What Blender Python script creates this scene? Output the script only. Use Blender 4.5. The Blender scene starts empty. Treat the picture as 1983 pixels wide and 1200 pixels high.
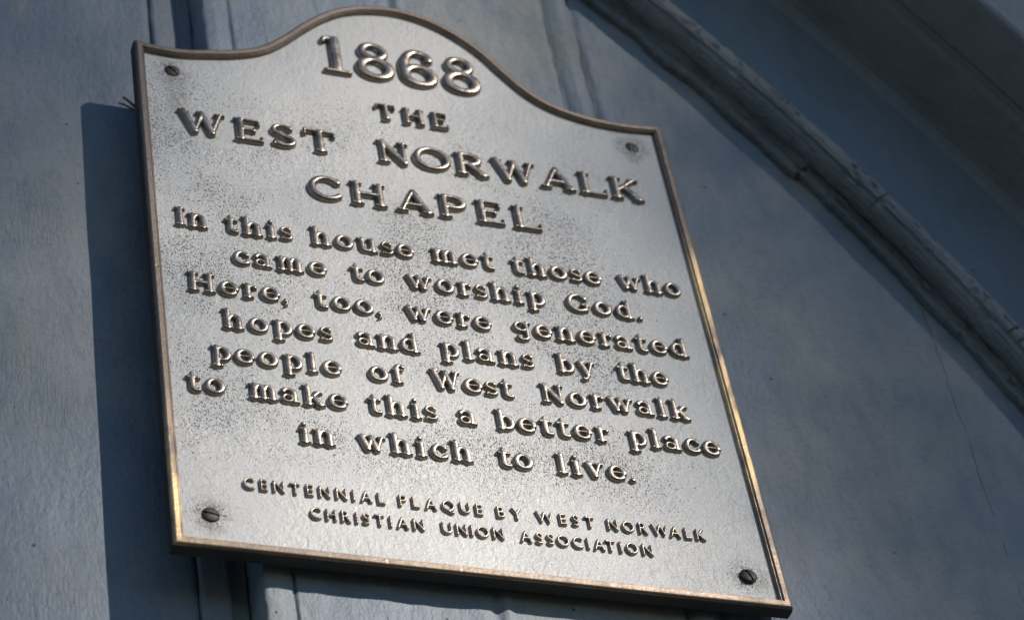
import bpy, bmesh, math, random
import numpy as np
from mathutils import Vector, Matrix

random.seed(7)
RNG = np.random.default_rng(11)
SC = bpy.context.scene
COL = SC.collection

# ------------------------------------------------------------------ camera, sky, sun, exposure
# Place: the chapel front is the plane y = 0 (rim of the plaque), x to the right, z up, metres.
# (0, 0, 0) is the plaque's upper left rim corner.
SUN_DIR = Vector((-0.68, 1.0, -0.66)).normalized()          # the way the sunlight travels
cam = bpy.data.cameras.new('camera')
cam.sensor_width = 36.0
cam.lens = 5433.09 / 1983 * 36.0
cam.clip_start = 0.05
cam.clip_end = 500
cam.dof.use_dof = True
cam.dof.focus_distance = 1.80
cam.dof.aperture_fstop = 8.0
cam_ob = bpy.data.objects.new('camera', cam)
COL.objects.link(cam_ob)
# rows: image right, image down, view direction in (x right, y down, z into wall)
Rm = np.array([[0.93725015, 0.1438561, -0.31759656],
               [0.13029221, 0.70040565, 0.701752],
               [0.32339773, -0.69909752, 0.63771197]])
cpos = (-0.36191399, 1.54111272, -1.20102508)
def w3(p):                                                   # plaque (x, down, in) -> world (x, in, up)
    return Vector((p[0], p[2], -p[1]))
right, down, fwd = w3(Rm[0]), w3(Rm[1]), w3(Rm[2])
cam_ob.matrix_world = Matrix(((right.x, -down.x, -fwd.x, cpos[0]),
                              (right.y, -down.y, -fwd.y, cpos[2]),
                              (right.z, -down.z, -fwd.z, -cpos[1]),
                              (0, 0, 0, 1)))
SC.camera = cam_ob

world = bpy.data.worlds.new('World')
SC.world = world
world.use_nodes = True
wn = world.node_tree
bg = wn.nodes['Background']
sky = wn.nodes.new('ShaderNodeTexSky')
sky.sky_type = 'NISHITA'
sky.sun_disc = False
to_sun = -SUN_DIR
sky.sun_elevation = math.asin(to_sun.z)
sky.sun_rotation = math.atan2(to_sun.x, to_sun.y)
sky.air_density = 1.0
sky.dust_density = 0.0
sky.ozone_density = 6.0
wn.links.new(sky.outputs[0], bg.inputs[0])
bg.inputs[1].default_value = 0.075

sl = bpy.data.lights.new('sun', 'SUN')
sl.energy = 3.7
sl.angle = math.radians(0.53)
sl.color = (1.0, 0.925, 0.84)
sun = bpy.data.objects.new('sun', sl)
COL.objects.link(sun)
sun.rotation_euler = SUN_DIR.to_track_quat('-Z', 'Y').to_euler()
sun.location = (8, -8, 4)

SC.view_settings.view_transform = 'Standard'
SC.view_settings.look = 'None'
SC.view_settings.gamma = 1
SC.view_settings.exposure = 0.33
try:
    SC.view_settings.use_curve_mapping = False
except Exception:
    pass
SC.render.engine = 'CYCLES'
SC.cycles.max_bounces = 8
SC.cycles.use_denoising = True

# ------------------------------------------------------------------ helpers
def new_mesh(name, verts, faces, mat, parent=None, smooth=False):
    me = bpy.data.meshes.new(name)
    me.from_pydata([tuple(v) for v in verts], [], [tuple(f) for f in faces])
    me.update()
    me.materials.append(mat)
    if smooth:
        me.polygons.foreach_set('use_smooth', [True] * len(me.polygons))
    o = bpy.data.objects.new(name, me)
    COL.objects.link(o)
    if parent:
        o.parent = parent
        o.matrix_parent_inverse = Matrix.Translation(-parent.location)
    return o

def thing(name, label, cat, loc, group=None):
    o = bpy.data.objects.new(name, None)
    COL.objects.link(o)
    o.location = loc
    o.empty_display_size = 0.05
    o['label'] = label
    o['category'] = cat
    if group:
        o['group'] = group
    return o

def fix_normals(o):
    bm = bmesh.new()
    bm.from_mesh(o.data)
    bmesh.ops.recalc_face_normals(bm, faces=bm.faces)
    bm.to_mesh(o.data)
    bm.free()

class NT:
    """small wrapper to write node trees compactly"""
    def __init__(self, name):
        self.m = bpy.data.materials.new(name)
        self.m.use_nodes = True
        self.t = self.m.node_tree
        self.b = self.t.nodes['Principled BSDF']
        self.co = self.n('ShaderNodeTexCoord').outputs['Object']
    def n(self, kind, **kw):
        nd = self.t.nodes.new(kind)
        for k, v in kw.items():
            setattr(nd, k, v)
        return nd
    def link(self, a, b):
        self.t.links.new(a, b)
    def put(self, sock, v):
        if isinstance(v, (int, float)):
            sock.default_value = v
        elif isinstance(v, (tuple, list)):
            sock.default_value = tuple(v) if len(v) != 3 or sock.type == 'VECTOR' else (*v, 1)
        else:
            self.link(v, sock)
    def scale(self, s, loc=(0, 0, 0), rot=(0, 0, 0), vec=None):
        mp = self.n('ShaderNodeMapping')
        self.link(vec or self.co, mp.inputs[0])
        mp.inputs['Scale'].default_value = s if isinstance(s, tuple) else (s, s, s)
        mp.inputs['Location'].default_value = loc
        mp.inputs['Rotation'].default_value = rot
        return mp.outputs[0]
    def noise(self, s, detail=4, rough=0.55, loc=(0, 0, 0), rot=(0, 0, 0), dist=0.0, vec=None):
        nd = self.n('ShaderNodeTexNoise')
        self.link(self.scale(s, loc, rot, vec), nd.inputs['Vector'])
        nd.inputs['Scale'].default_value = 1
        nd.inputs['Detail'].default_value = detail
        nd.inputs['Roughness'].default_value = rough
        nd.inputs['Distortion'].default_value = dist
        return nd.outputs[0]
    def voro(self, s, feature='F1', rnd=1.0, loc=(0, 0, 0), rot=(0, 0, 0), vec=None):
        nd = self.n('ShaderNodeTexVoronoi', feature=feature)
        self.link(self.scale(s, loc, rot, vec), nd.inputs['Vector'])
        nd.inputs['Scale'].default_value = 1
        nd.inputs['Randomness'].default_value = rnd
        return nd.outputs['Distance']
    def ramp(self, v, a, b, c0=0.0, c1=1.0):
        nd = self.n('ShaderNodeMapRange', interpolation_type='SMOOTHSTEP')
        self.put(nd.inputs[0], v)
        nd.inputs[1].default_value = a
        nd.inputs[2].default_value = b
        nd.inputs[3].default_value = c0
        nd.inputs[4].default_value = c1
        return nd.outputs[0]
    def math(self, op, a, b=0.0, c=0.0):
        nd = self.n('ShaderNodeMath', operation=op)
        self.put(nd.inputs[0], a)
        self.put(nd.inputs[1], b)
        self.put(nd.inputs[2], c)
        return nd.outputs[0]
    def mix(self, f, a, b):
        nd = self.n('ShaderNodeMix', data_type='RGBA')
        self.put(nd.inputs[0], f)
        self.put(nd.inputs[6], a)
        self.put(nd.inputs[7], b)
        return nd.outputs[2]
    def bump(self, h, dist, strength=1.0, normal=None):
        nd = self.n('ShaderNodeBump')
        self.put(nd.inputs['Height'], h)
        nd.inputs['Distance'].default_value = dist
        nd.inputs['Strength'].default_value = strength
        if normal is not None:
            self.link(normal, nd.inputs['Normal'])
        return nd.outputs[0]
    def xyz(self):
        s = self.n('ShaderNodeSeparateXYZ')
        self.link(self.co, s.inputs[0])
        return s.outputs
    def near(self, pts, r0, r1):
        """1 close to any of the world points, 0 beyond r1"""
        acc = None
        for p in pts:
            d = self.n('ShaderNodeVectorMath', operation='DISTANCE')
            self.link(self.co, d.inputs[0])
            d.inputs[1].default_value = p
            k = self.ramp(d.outputs['Value'], r0, r1, 1.0, 0.0)
            acc = k if acc is None else self.math('MAXIMUM', acc, k)
        return acc
    def set(self, **kw):
        for k, v in kw.items():
            self.put(self.b.inputs[k.replace('_', ' ')], v)
        return self.m

SCREWS = [(26.6, 23.7, 48.0, -0.0004, 0.02), (373.2, 26.6, 97.6, -0.0008, -0.05), (375.1, 437.8, 68.6, 0.0012, 0.12), (25.2, 435.3, 8.2, 0.0, -0.03)]

# ------------------------------------------------------------------ materials
def mat_paint(name, base, chalk, crackle=0.5, crack_x=(), rip=1.0, stain=True):
    t = NT(name)
    big = t.noise(7, 4, 0.6)
    mid = t.noise((60, 60, 26), 5, 0.6)
    fine = t.noise(420, 3, 0.6)
    col = t.mix(t.ramp(big, 0.35, 0.7), base, chalk)
    col = t.mix(t.ramp(mid, 0.42, 0.72, 0, 0.45), col, tuple(c * 0.78 for c in base))
    col = t.mix(t.ramp(t.noise((150, 150, 330), 4, 0.65, rot=(0, math.radians(20), 0), dist=0.4), 0.5, 0.72, 0, 0.5), col, tuple(c * 0.74 for c in base))
    # paint ripples, left by a loaded brush and a cracked under-coat
    rp = t.noise((230, 230, 120), 4, 0.6, rot=(0, math.radians(24), 0), dist=0.15)
    cr = t.voro((330, 120, 62), 'DISTANCE_TO_EDGE', 1.0, vec=None)
    crm = t.math('MULTIPLY', t.ramp(cr, 0.0, 0.075, 1.0, 0.0), t.ramp(t.noise(13, 3, 0.6, loc=(3, 1, 2)), 0.44, 0.62))
    crm = t.math('MULTIPLY', crm, crackle)
    col = t.mix(t.math('MULTIPLY', crm, 0.30), col, (0.07, 0.08, 0.09))
    # chips and specks of dirt
    sp = t.voro(52, 'F1', 1.0, loc=(.3, .7, .1))
    spm = t.math('MULTIPLY', t.ramp(sp, 0.035, 0.085, 1.0, 0.0), t.ramp(t.noise(17, 2, 0.5, loc=(9, 2, 5)), 0.55, 0.62))
    col = t.mix(t.math('MULTIPLY', spm, 0.85), col, (0.05, 0.045, 0.04))
    if stain:
        st = t.ramp(t.noise((30, 30, 7), 4, 0.65, loc=(4, 4, 4)), 0.58, 0.74, 0, 0.35)
        col = t.mix(st, col, (0.27, 0.26, 0.19))
    x, y, z = t.xyz()
    for cx, wdt in crack_x:
        wig = t.math('MULTIPLY', t.math('SUBTRACT', t.noise((0.01, 0.01, 26), 5, 0.65, loc=(cx * 50, 0, 0)), 0.5), 0.010)
        dd = t.math('ABSOLUTE', t.math('SUBTRACT', t.math('ADD', x, wig), cx))
        ln = t.math('MULTIPLY', t.ramp(dd, wdt * 0.4, wdt, 1.0, 0.0), t.ramp(t.noise((5, 5, 22), 2, .5, loc=(1, cx * 9, 0)), 0.36, 0.5))
        col = t.mix(t.math('MULTIPLY', ln, 0.65), col, (0.03, 0.033, 0.037))
    h = t.math('MULTIPLY', mid, 0.55)
    h = t.math('ADD', h, t.math('MULTIPLY', rp, 0.42 * rip))
    h = t.math('ADD', h, t.math('MULTIPLY', fine, 0.13))
    h = t.math('SUBTRACT', h, t.math('MULTIPLY', crm, 0.30))
    h = t.math('SUBTRACT', h, t.math('MULTIPLY', spm, 0.3))
    nb = t.bump(h, 0.0022, 0.9)
    return t.set(Base_Color=col, Roughness=t.ramp(big, 0.3, 0.7, 0.5, 0.68), Normal=nb)

M_BOARD = mat_paint('paint_corner_board', (0.145, 0.182, 0.225), (0.205, 0.228, 0.242), crackle=0.35)
M_TRIM = mat_paint('paint_trim', (0.165, 0.20, 0.24), (0.22, 0.24, 0.26), crackle=0.4)
M_PANEL = mat_paint('paint_panel', (0.165, 0.205, 0.255), (0.29, 0.295, 0.275), crackle=0.15,
                    crack_x=((0.0783, 0.0011), (0.5885, 0.0007), (0.3358, 0.0010), (0.3598, 0.0016)), rip=1.3)
M_MOULD = mat_paint('paint_arch_moulding', (0.135, 0.15, 0.16), (0.21, 0.22, 0.225), crackle=0.5, rip=1.6)
M_BAND = mat_paint('paint_band', (0.17, 0.21, 0.25), (0.20, 0.235, 0.27), crackle=0.0, rip=0.5, stain=False)
M_HOOD = mat_paint('paint_hood', (0.19, 0.205, 0.215), (0.23, 0.24, 0.25), crackle=0.2, rip=0.7)

def mat_panel_metal():
    t = NT('nickel_bronze_field')
    big = t.noise(9, 3, 0.6)
    cast = t.noise((210, 210, 150), 3, 0.55, rot=(0, math.radians(-25), 0), dist=0.9)
    grain = t.noise(900, 3, 0.65)
    # casting pits: short dark strokes, thick in the middle and lower left of the field
    zone = t.ramp(t.noise(11, 3, 0.55, loc=(2.2, 0, 7.7)), 0.40, 0.60)
    x, y, z = t.xyz()
    mid = t.math('MULTIPLY', t.ramp(x, 0.30, 0.385, 1.0, 0.0), t.ramp(z, -0.43, -0.35, 0.12, 1.0))
    mid = t.math('MULTIPLY', mid, t.ramp(z, 0.02, -0.09, 0.0, 1.0))
    zone = t.math('MULTIPLY', t.math('ADD', t.math('MULTIPLY', zone, 0.7), 0.3), mid)
    around = t.near([(a / 1000, 0.0045, -b / 1000) for a, b, *_ in SCREWS], 0.005, 0.021)
    corner = t.near([(0.03, 0.0045, -0.045)], 0.01, 0.055)
    zone = t.math('MAXIMUM', zone, t.math('MULTIPLY', t.math('MAXIMUM', around, t.math('MULTIPLY', corner, 0.8)), 1.05))
    p1 = t.noise((1250, 1250, 760), 2, 0.55, rot=(0, math.radians(30), 0))
    th = t.math('SUBTRACT', 0.70, t.math('MULTIPLY', zone, 0.135))
    pit = t.math('SUBTRACT', p1, th)
    pit = t.ramp(pit, 0.0, 0.045)
    p2 = t.noise((440, 440, 330), 2, 0.5, loc=(5, 5, 5))
    pit2 = t.ramp(t.math('SUBTRACT', p2, t.math('SUBTRACT', 0.748, t.math('MULTIPLY', zone, 0.08))), 0.0, 0.03)
    pit = t.math('MAXIMUM', pit, pit2)
    col = t.mix(t.ramp(big, 0.35, 0.65), (0.468, 0.465, 0.452), (0.525, 0.515, 0.49))
    col = t.mix(t.ramp(grain, 0.4, 0.75, 0, 0.35), col, (0.35, 0.35, 0.345))
    for sx, sz, wd_, ln_ in ((0.0275, -0.032, 0.011, 0.060), (0.372, -0.033, 0.006, 0.020), (0.0262, -0.441, 0.008, 0.013)):
        wob = t.math('MULTIPLY', t.math('SUBTRACT', t.noise((1, 1, 45), 3, 0.6, loc=(sx * 40, 0, 3)), 0.5), 0.016)
        dx = t.math('ABSOLUTE', t.math('SUBTRACT', t.math('ADD', x, wob), sx))
        run = t.math('MULTIPLY', t.ramp(dx, wd_ * 0.2, wd_, 1.0, 0.0), t.math('MULTIPLY', t.ramp(z, sz - ln_, sz - ln_ * 0.3, 0.0, 1.0), t.ramp(z, sz, sz + 0.008, 1.0, 0.0)))
        run = t.math('MULTIPLY', run, t.ramp(t.noise((160, 160, 40), 3, 0.6), 0.3, 0.6, 0.35, 1.0))
        col = t.mix(t.math('MULTIPLY', run, 0.55), col, (0.25, 0.225, 0.18))
    grime = t.math('MULTIPLY', around, t.ramp(t.noise(160, 3, .6), 0.40, 0.60))
    col = t.mix(t.math('MULTIPLY', grime, 0.45), col, (0.16, 0.145, 0.12))
    col = t.mix(t.math('MULTIPLY', pit, 0.90), col, (0.03, 0.029, 0.028))
    cast = t.math('MULTIPLY', cast, t.ramp(t.noise(16, 3, 0.6, loc=(8, 8, 1)), 0.32, 0.66, 0.35, 1.25))
    h = t.math('ADD', cast, t.math('MULTIPLY', grain, 0.28))
    h = t.math('SUBTRACT', h, t.math('MULTIPLY', pit, 0.7))
    nb = t.bump(h, 0.0008, 0.85)
    return t.set(Base_Color=col, Metallic=0.12, Roughness=t.ramp(grain, 0.3, 0.7, 0.46, 0.60), Specular_IOR_Level=0.35, Normal=nb)

def mat_bronze(name, a, b, rough0, rough1, metallic=1.0, sc=1.0, glint=None):
    t = NT(name)
    n1 = t.noise(55 * sc, 5, 0.65)
    n2 = t.noise(420 * sc, 3, 0.6)
    col = t.mix(t.ramp(n1, 0.35, 0.65), a, b)
    col = t.mix(t.ramp(n2, 0.5, 0.75, 0, 0.5), col, tuple(c * 0.45 for c in a))
    h = t.math('ADD', t.math('MULTIPLY', n2, 0.4), t.math('MULTIPLY', n1, 0.8))
    rough = t.ramp(n1, 0.3, 0.7, rough0, rough1)
    if glint:                                                   # sun glint painted into the colour as brighter gold lengths; small dents
        w = t.math('MULTIPLY', t.near(glint, 0.02, 0.085), t.ramp(t.noise((90, 90, 28), 4, 0.65, loc=(1, 5, 2)), 0.34, 0.60))
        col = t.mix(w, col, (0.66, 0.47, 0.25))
        dents = t.ramp(t.voro(75, 'F1', 1.0), 0.0, 0.16, 1.0, 0.0)
        h = t.math('SUBTRACT', h, t.math('MULTIPLY', dents, 0.7))
    nb = t.bump(h, 0.0005, 0.6)
    return t.set(Base_Color=col, Metallic=metallic, Roughness=rough, Normal=nb)

M_FIELD = mat_panel_metal()
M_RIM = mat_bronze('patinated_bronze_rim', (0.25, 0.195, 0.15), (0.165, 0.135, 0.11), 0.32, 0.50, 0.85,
                   glint=[(0.397, 0.0, -0.19), (0.397, 0.0, -0.25), (0.397, 0.0, -0.31), (-0.022, 0.0, -0.415)])
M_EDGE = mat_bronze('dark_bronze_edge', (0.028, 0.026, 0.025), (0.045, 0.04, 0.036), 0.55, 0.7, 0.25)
M_LETTER = mat_bronze('polished_bronze_lettering', (0.25, 0.212, 0.172), (0.33, 0.285, 0.235), 0.25, 0.38, 0.86, sc=1.6)
M_SCREW = mat_bronze('dark_screw_bronze', (0.035, 0.030, 0.025), (0.055, 0.045, 0.036), 0.42, 0.58, 0.5, sc=3)

def mat_plain(name, a, b, s, rough):
    t = NT(name)
    return t.set(Base_Color=t.mix(t.noise(s, 4, 0.6), a, b), Roughness=rough)
M_GROUND = mat_plain('ground_lawn', (0.045, 0.055, 0.03), (0.08, 0.08, 0.055), 0.8, 0.9)
M_WIRE = mat_plain('rusty_wire', (0.03, 0.022, 0.018), (0.07, 0.045, 0.03), 300, 0.7)
M_LEAF = mat_plain('leaf_green', (0.05, 0.085, 0.03), (0.08, 0.11, 0.045), 3, 0.55)
M_BARK = mat_plain('bark', (0.07, 0.055, 0.04), (0.12, 0.10, 0.08), 12, 0.9)

# ------------------------------------------------------------------ chapel wall
wall = thing('chapel_wall', 'blue grey painted wooden chapel front with a moulded arch, behind the plaque', 'wall', (0.3, 0.05, -1.6))
CX, CZ = -0.900, -0.970                                       # centre of the arch
def rad(x, z):
    return math.hypot(x - CX, z - CZ)

def vnoise(xs, seed=0):
    """smooth 1-D value noise on an array"""
    r = np.random.default_rng(seed).uniform(-1, 1, 4096)
    i = np.floor(xs).astype(int)
    f = xs - i
    f = f * f * (3 - 2 * f)
    return r[i % 4096] * (1 - f) + r[(i + 1) % 4096] * f

def vnoise2(x, y, seed=0):
    r = np.random.default_rng(seed).uniform(-1, 1, (512, 512))
    i = np.floor(x).astype(int); j = np.floor(y).astype(int)
    f = x - i; g = y - j
    f = f * f * (3 - 2 * f); g = g * g * (3 - 2 * g)
    a = r[i % 512, j % 512]; b = r[(i + 1) % 512, j % 512]; c = r[i % 512, (j + 1) % 512]; d = r[(i + 1) % 512, (j + 1) % 512]
    return (a * (1 - f) + b * f) * (1 - g) + (c * (1 - f) + d * f) * g

def grid_sheet(name, xs, zs, depth, mat, edge_back=0.07, left_skirt=True, right_skirt=True, jag_l=None, jag_r=None, clip=True):
    X, Z = np.meshgrid(np.array(xs), np.array(zs), indexing='ij')
    if jag_l is not None:
        w = np.clip(1 - (X - xs[0]) / 0.012, 0, 1)
        X = X + w * jag_l(Z)
    if jag_r is not None:
        w = np.clip(1 - (xs[-1] - X) / 0.012, 0, 1)
        X = X + w * jag_r(Z)
    Y = depth(X, Z)
    nx, nz = X.shape
    verts = np.stack([X, Y, Z], -1).reshape(-1, 3).tolist()
    faces = []
    idx = lambda i, j: i * nz + j
    R = np.hypot(X - CX, Z - CZ)
    for i in range(nx - 1):
        for j in range(nz - 1):
            if clip and R[i, j] > 1.7385:
                continue
            faces.append((idx(i, j), idx(i + 1, j), idx(i + 1, j + 1), idx(i, j + 1)))
    for side, i in (('l', 0), ('r', nx - 1)):
        if (side == 'l' and not left_skirt) or (side == 'r' and not right_skirt):
            continue
        base = len(verts)
        for j in range(nz):
            v = verts[idx(i, j)]
            verts.append((v[0], edge_back, v[2]))
        for j in range(nz - 1):
            if clip and R[i, j] > 1.7385:
                continue
            f = (idx(i, j), idx(i, j + 1), base + j + 1, base + j)
            faces.append(f if side == 'l' else f[::-1])
    return new_mesh(name, verts, faces, mat, wall, smooth=True)

def steps(a, b, s):
    n = max(2, int(round((b - a) / s)) + 1)
    return np.linspace(a, b, n)

def jag(amp, freq, seed):
    return lambda Z: amp * (vnoise(Z * freq + 900, seed) + 0.5 * vnoise(Z * freq * 3.1 + 900, seed + 1))

# corner board at the left of the plaque
def d_board(X, Z):
    y = 0.0445 + 0.0007 * vnoise2(X * 40 + 50, Z * 14 + 50, 3)
    e = np.clip((X - 0.022) / 0.0045, 0, 1)                    # worn edge rolling into the joint
    return y + 0.002 * e ** 2
grid_sheet('corner_board', np.concatenate([steps(-0.75, -0.14, 0.02)[:-1], steps(-0.14, 0.0262, 0.0035)]), steps(-0.9, 0.55, 0.006), d_board, M_BOARD, left_skirt=False,
           jag_r=jag(0.0007, 55, 5))
def d_trim(X, Z):
    e = np.clip((0.0295 - X) / 0.0025, 0, 1); g = np.clip((X - 0.0435) / 0.0035, 0, 1)
    return 0.0425 + 0.0015 * e ** 2 + 0.002 * g ** 2 + 0.0006 * vnoise2(X * 60 + 20, Z * 24 + 50, 8)
grid_sheet('trim_strip', steps(0.0270, 0.0468, 0.0011), steps(-0.9, 0.5, 0.006), d_trim, M_TRIM, jag_l=jag(0.0007, 60, 21), jag_r=jag(0.0007, 50, 25))
def d_groove(X, Z):
    return 0.0470 + 0.0008 * vnoise2(X * 80 + 20, Z * 30 + 50, 9)
grid_sheet('groove_board', steps(0.0470, 0.0572, 0.0036), steps(-0.9, 0.5, 0.008), d_groove, M_TRIM, left_skirt=False, right_skirt=False)
# the tympanum panel behind and beside the plaque
def d_panel(X, Z):
    y = 0.0195 + 0.0006 * vnoise2(X * 30 + 50, Z * 9 + 50, 13) + 0.00035 * vnoise2(X * 120 + 50, Z * 40 + 50, 14)
    wl = 0.0025 * vnoise(Z * 9 + 300, 31) + 0.0006 * vnoise(Z * 60 + 300, 32)
    # bead along the left edge, split from the field by an open crack
    bead = np.exp(-((X - 0.0668) / 0.006) ** 2)
    y = y - (0.0010 + 0.0010 * vnoise(Z * 30 + 300, 33)) * bead
    y = y + 0.0024 * np.exp(-((X - 0.0783 + wl * 0.5) / 0.0010) ** 2)
    y = y + 0.0016 * np.clip(1 - (X - 0.0583) / 0.003, 0, 1) ** 2
    # two rough vertical seams above the right shoulder of the plaque, a ridge between them
    y = y + 0.0042 * np.exp(-((X - 0.3598 + wl) / 0.0028) ** 2) * (0.75 + 0.5 * vnoise(Z * 45 + 300, 35))
    y = y + 0.0024 * np.exp(-((X - 0.3358 + wl) / 0.0024) ** 2)
    y = y - 0.0024 * np.exp(-((X - 0.3478 + wl) / 0.0075) ** 2)
    y = y + 0.0020 * np.exp(-((X - 0.207 + wl) / 0.003) ** 2) - 0.0015 * np.exp(-((X - 0.214 + wl) / 0.003) ** 2)
    return y
grid_sheet('tympanum_panel', np.concatenate([steps(0.0583, 0.085, 0.0011)[:-1], steps(0.085, 0.40, 0.0022)[:-1], steps(0.40, 0.76, 0.006)]), steps(-0.9, 0.42, 0.0055),
           d_panel, M_PANEL, jag_l=jag(0.0012, 60, 41), right_skirt=False)

# arched mouldings: profiles (radius, depth) swept round the arch's centre
A0, A1 = math.radians(8), math.radians(72)
RB, RH = 0.6988, 0.7050                                       # radii below are written from a nominal 1 m arch
def sweep(name, prof, mat, n, wob=None, smooth=True):
    th = np.linspace(A0, A1, n)
    verts, faces = [], []
    m = len(prof)
    for k, a in enumerate(th):
        for q, (r, y) in enumerate(prof):
            dr, dy = (wob[0][k, q], wob[1][k, q]) if wob is not None else (0, 0)
            verts.append((CX + (r + dr) * math.cos(a), y + dy, CZ + (r + dr) * math.sin(a)))
    for k in range(n - 1):
        for q in range(m - 1):
            faces.append((k * m + q, k * m + q + 1, (k + 1) * m + q + 1, (k + 1) * m + q))
    faces.append(tuple(range(m - 1, -1, -1)))
    faces.append(tuple((n - 1) * m + q for q in range(m)))
    o = new_mesh(name, verts, faces, mat, wall, smooth=smooth)
    fix_normals(o)
    return o

def dense(pts, step=0.0016):
    out = []
    for (a, b), (c, d) in zip(pts[:-1], pts[1:]):
        k = max(1, int(math.hypot(c - a, d - b) / step))
        out += [(a + (c - a) * i / k, b + (d - b) * i / k) for i in range(k)]
    return out + [pts[-1]]

prof = dense([(1.0100, 0.0700), (1.0085, 0.0200), (1.0068, 0.0172), (1.0068, 0.0125), (1.0085, 0.0112), (1.0128, 0.0106), (1.0130, 0.0080), (1.0165, 0.0078),
              (1.0172, 0.0055), (1.0150, 0.0030), (1.0143, -0.0010), (1.0150, -0.0050), (1.0172, -0.0085), (1.0205, -0.0104), (1.0207, -0.0126), (1.0245, -0.0146), (1.0285, -0.0152),
              (1.0322, -0.0140), (1.0345, -0.0105), (1.0352, -0.0040), (1.0360, -0.0035), (1.0360, 0.0700)], 0.0009)
prof = [(r + RB, y) for r, y in prof]
NA = 1700
th = np.linspace(A0, A1, NA)
PR = np.array(prof)
s_arc = th * 1.72
wr = np.zeros((NA, len(prof))); wy = np.zeros((NA, len(prof)))
q = np.arange(len(prof))[None, :]
# broken, over-painted lower ledge: flakes with sharp ends, and one length of it lost past the joint
low = (np.clip((PR[:, 1] - 0.0045) / 0.004, 0, 1) * (PR[:, 1] < 0.03))[None, :]
step_ = np.floor(vnoise(s_arc * 30, 51) * 3.0) * 0.0008 + 0.0008 * vnoise(s_arc * 210, 52) + 0.0005 * vnoise(s_arc * 90, 53)
JOINT = math.radians(34.05)
lost = (th < JOINT) * 0.0042
wr += (step_ + lost)[:, None] * low
chips = np.clip(vnoise2(s_arc[:, None] * 130 + 0 * q, q * 0.30 + 0 * s_arc[:, None], 56) - 0.30, 0, 1) * 0.0036
wy += chips * (PR[None, :, 1] < 0.03)
wr += 0.00035 * vnoise2(s_arc[:, None] * 160 + 0 * q, q * 0.6 + 0 * s_arc[:, None], 54)
wy += 0.00045 * vnoise2(s_arc[:, None] * 26 + 0 * q, q * 0.25 + 0 * s_arc[:, None], 55) * (PR[None, :, 1] < 0.03)
# checks (splits) across the grain of the upper member, each of its own length
rc = np.random.default_rng(3)
for a_ in rc.uniform(A0, A1, 44):
    k0 = int((a_ - A0) / (A1 - A0) * (NA - 1))
    lim = rc.uniform(1.021, 1.033) + RB
    wy[max(0, k0):k0 + 1, :] += rc.uniform(0.0008, 0.0026) * ((PR[None, :, 1] < -0.004) & (PR[None, :, 0] > lim - 0.006))
sweep('arch_moulding', prof, M_MOULD, NA, (wr, wy), smooth=False)
sweep('arch_band', dense([(1.0362 + RB, 0.0720), (1.0362 + RB, -0.0015), (1.1120 + RB, 0.0005), (1.1300 + RH, -0.0010), (1.1300 + RH, 0.0720)], 0.01), M_BAND, 500, smooth=False)
hood_prof = [(1.1302, 0.0600), (1.1302, -0.0005), (1.1345, -0.0030), (1.1370, -0.0075), (1.1380, -0.0140), (1.1385, -0.0600), (1.1392, -0.0640), (1.1425, -0.0655), (1.1432, -0.0690),
             (1.1415, -0.0720), (1.1395, -0.0735), (1.1388, -0.1170), (1.1395, -0.1200), (1.1420, -0.1215), (1.1800, -0.1215), (1.1900, -0.1260), (1.2300, -0.1280), (1.3000, -0.1290), (1.3100, -0.1250), (1.3100, 0.0600)]
sweep('hood', [(r + RH, y) for r, y in hood_prof], M_HOOD, 500, smooth=False)
# sheathing behind it all
bk = new_mesh('sheathing', [(-1.6, .075, -2.4), (2.4, .075, -2.4), (2.4, .075, 1.6), (-1.6, .075, 1.6), (-1.6, .09, -2.4), (2.4, .09, -2.4), (2.4, .09, 1.6), (-1.6, .09, 1.6)],
              [(0, 1, 2, 3), (7, 6, 5, 4), (0, 4, 5, 1), (1, 5, 6, 2), (2, 6, 7, 3), (3, 7, 4, 0)], M_BOARD, wall)

# ------------------------------------------------------------------ plaque
plaque = thing('plaque', 'cast bronze plaque with a curved top and raised lettering on the blue grey wall', 'plaque', (0.2, 0.012, -0.463))

TOP = [(0, 0), (17, 1.6), (34, 1.4), (52, -2.2), (71, -7.0), (91, -15.5), (107.3, -29.6), (124.8, -49.2), (142, -66), (159, -77.9), (178, -85.2), (200, -88.6),
       (220, -86.0), (238, -78.8), (254.8, -67.6), (269, -54), (283, -35.6), (296.4, -19.4), (310.8, -8), (328, -1.0), (347, 2.6), (366, 3.4), (383, 2.2), (400, 0)]
def catmull(P, n):
    out = []
    for i in range(len(P) - 1):
        p0 = P[max(i - 1, 0)]; p1 = P[i]; p2 = P[i + 1]; p3 = P[min(i + 2, len(P) - 1)]
        for k in range(n):
            u = k / n
            out.append(tuple(0.5 * (2 * p1[d] + (p2[d] - p0[d]) * u + (2 * p0[d] - 5 * p1[d] + 4 * p2[d] - p3[d]) * u * u + (3 * p1[d] - p0[d] - 3 * p2[d] + p3[d]) * u ** 3) for d in (0, 1)))
    return out + [P[-1]]
top = [p for p in catmull(TOP, 6) if 11.5 < p[0] < 388.5 or p in (TOP[0], TOP[-1])]
def seg(a, b, n):
    return [(a[0] + (b[0] - a[0]) * k / n, a[1] + (b[1] - a[1]) * k / n) for k in range(n)]
outline = top[:-1] + seg((400, 0), (400, 463.3), 38) + seg((400, 463.3), (0, 463.3), 32) + seg((0, 463.3), (0, 0), 38)
OUT = np.array([(x / 1000, -y / 1000) for x, y in outline])   # clockwise seen from the front, x / z
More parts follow.
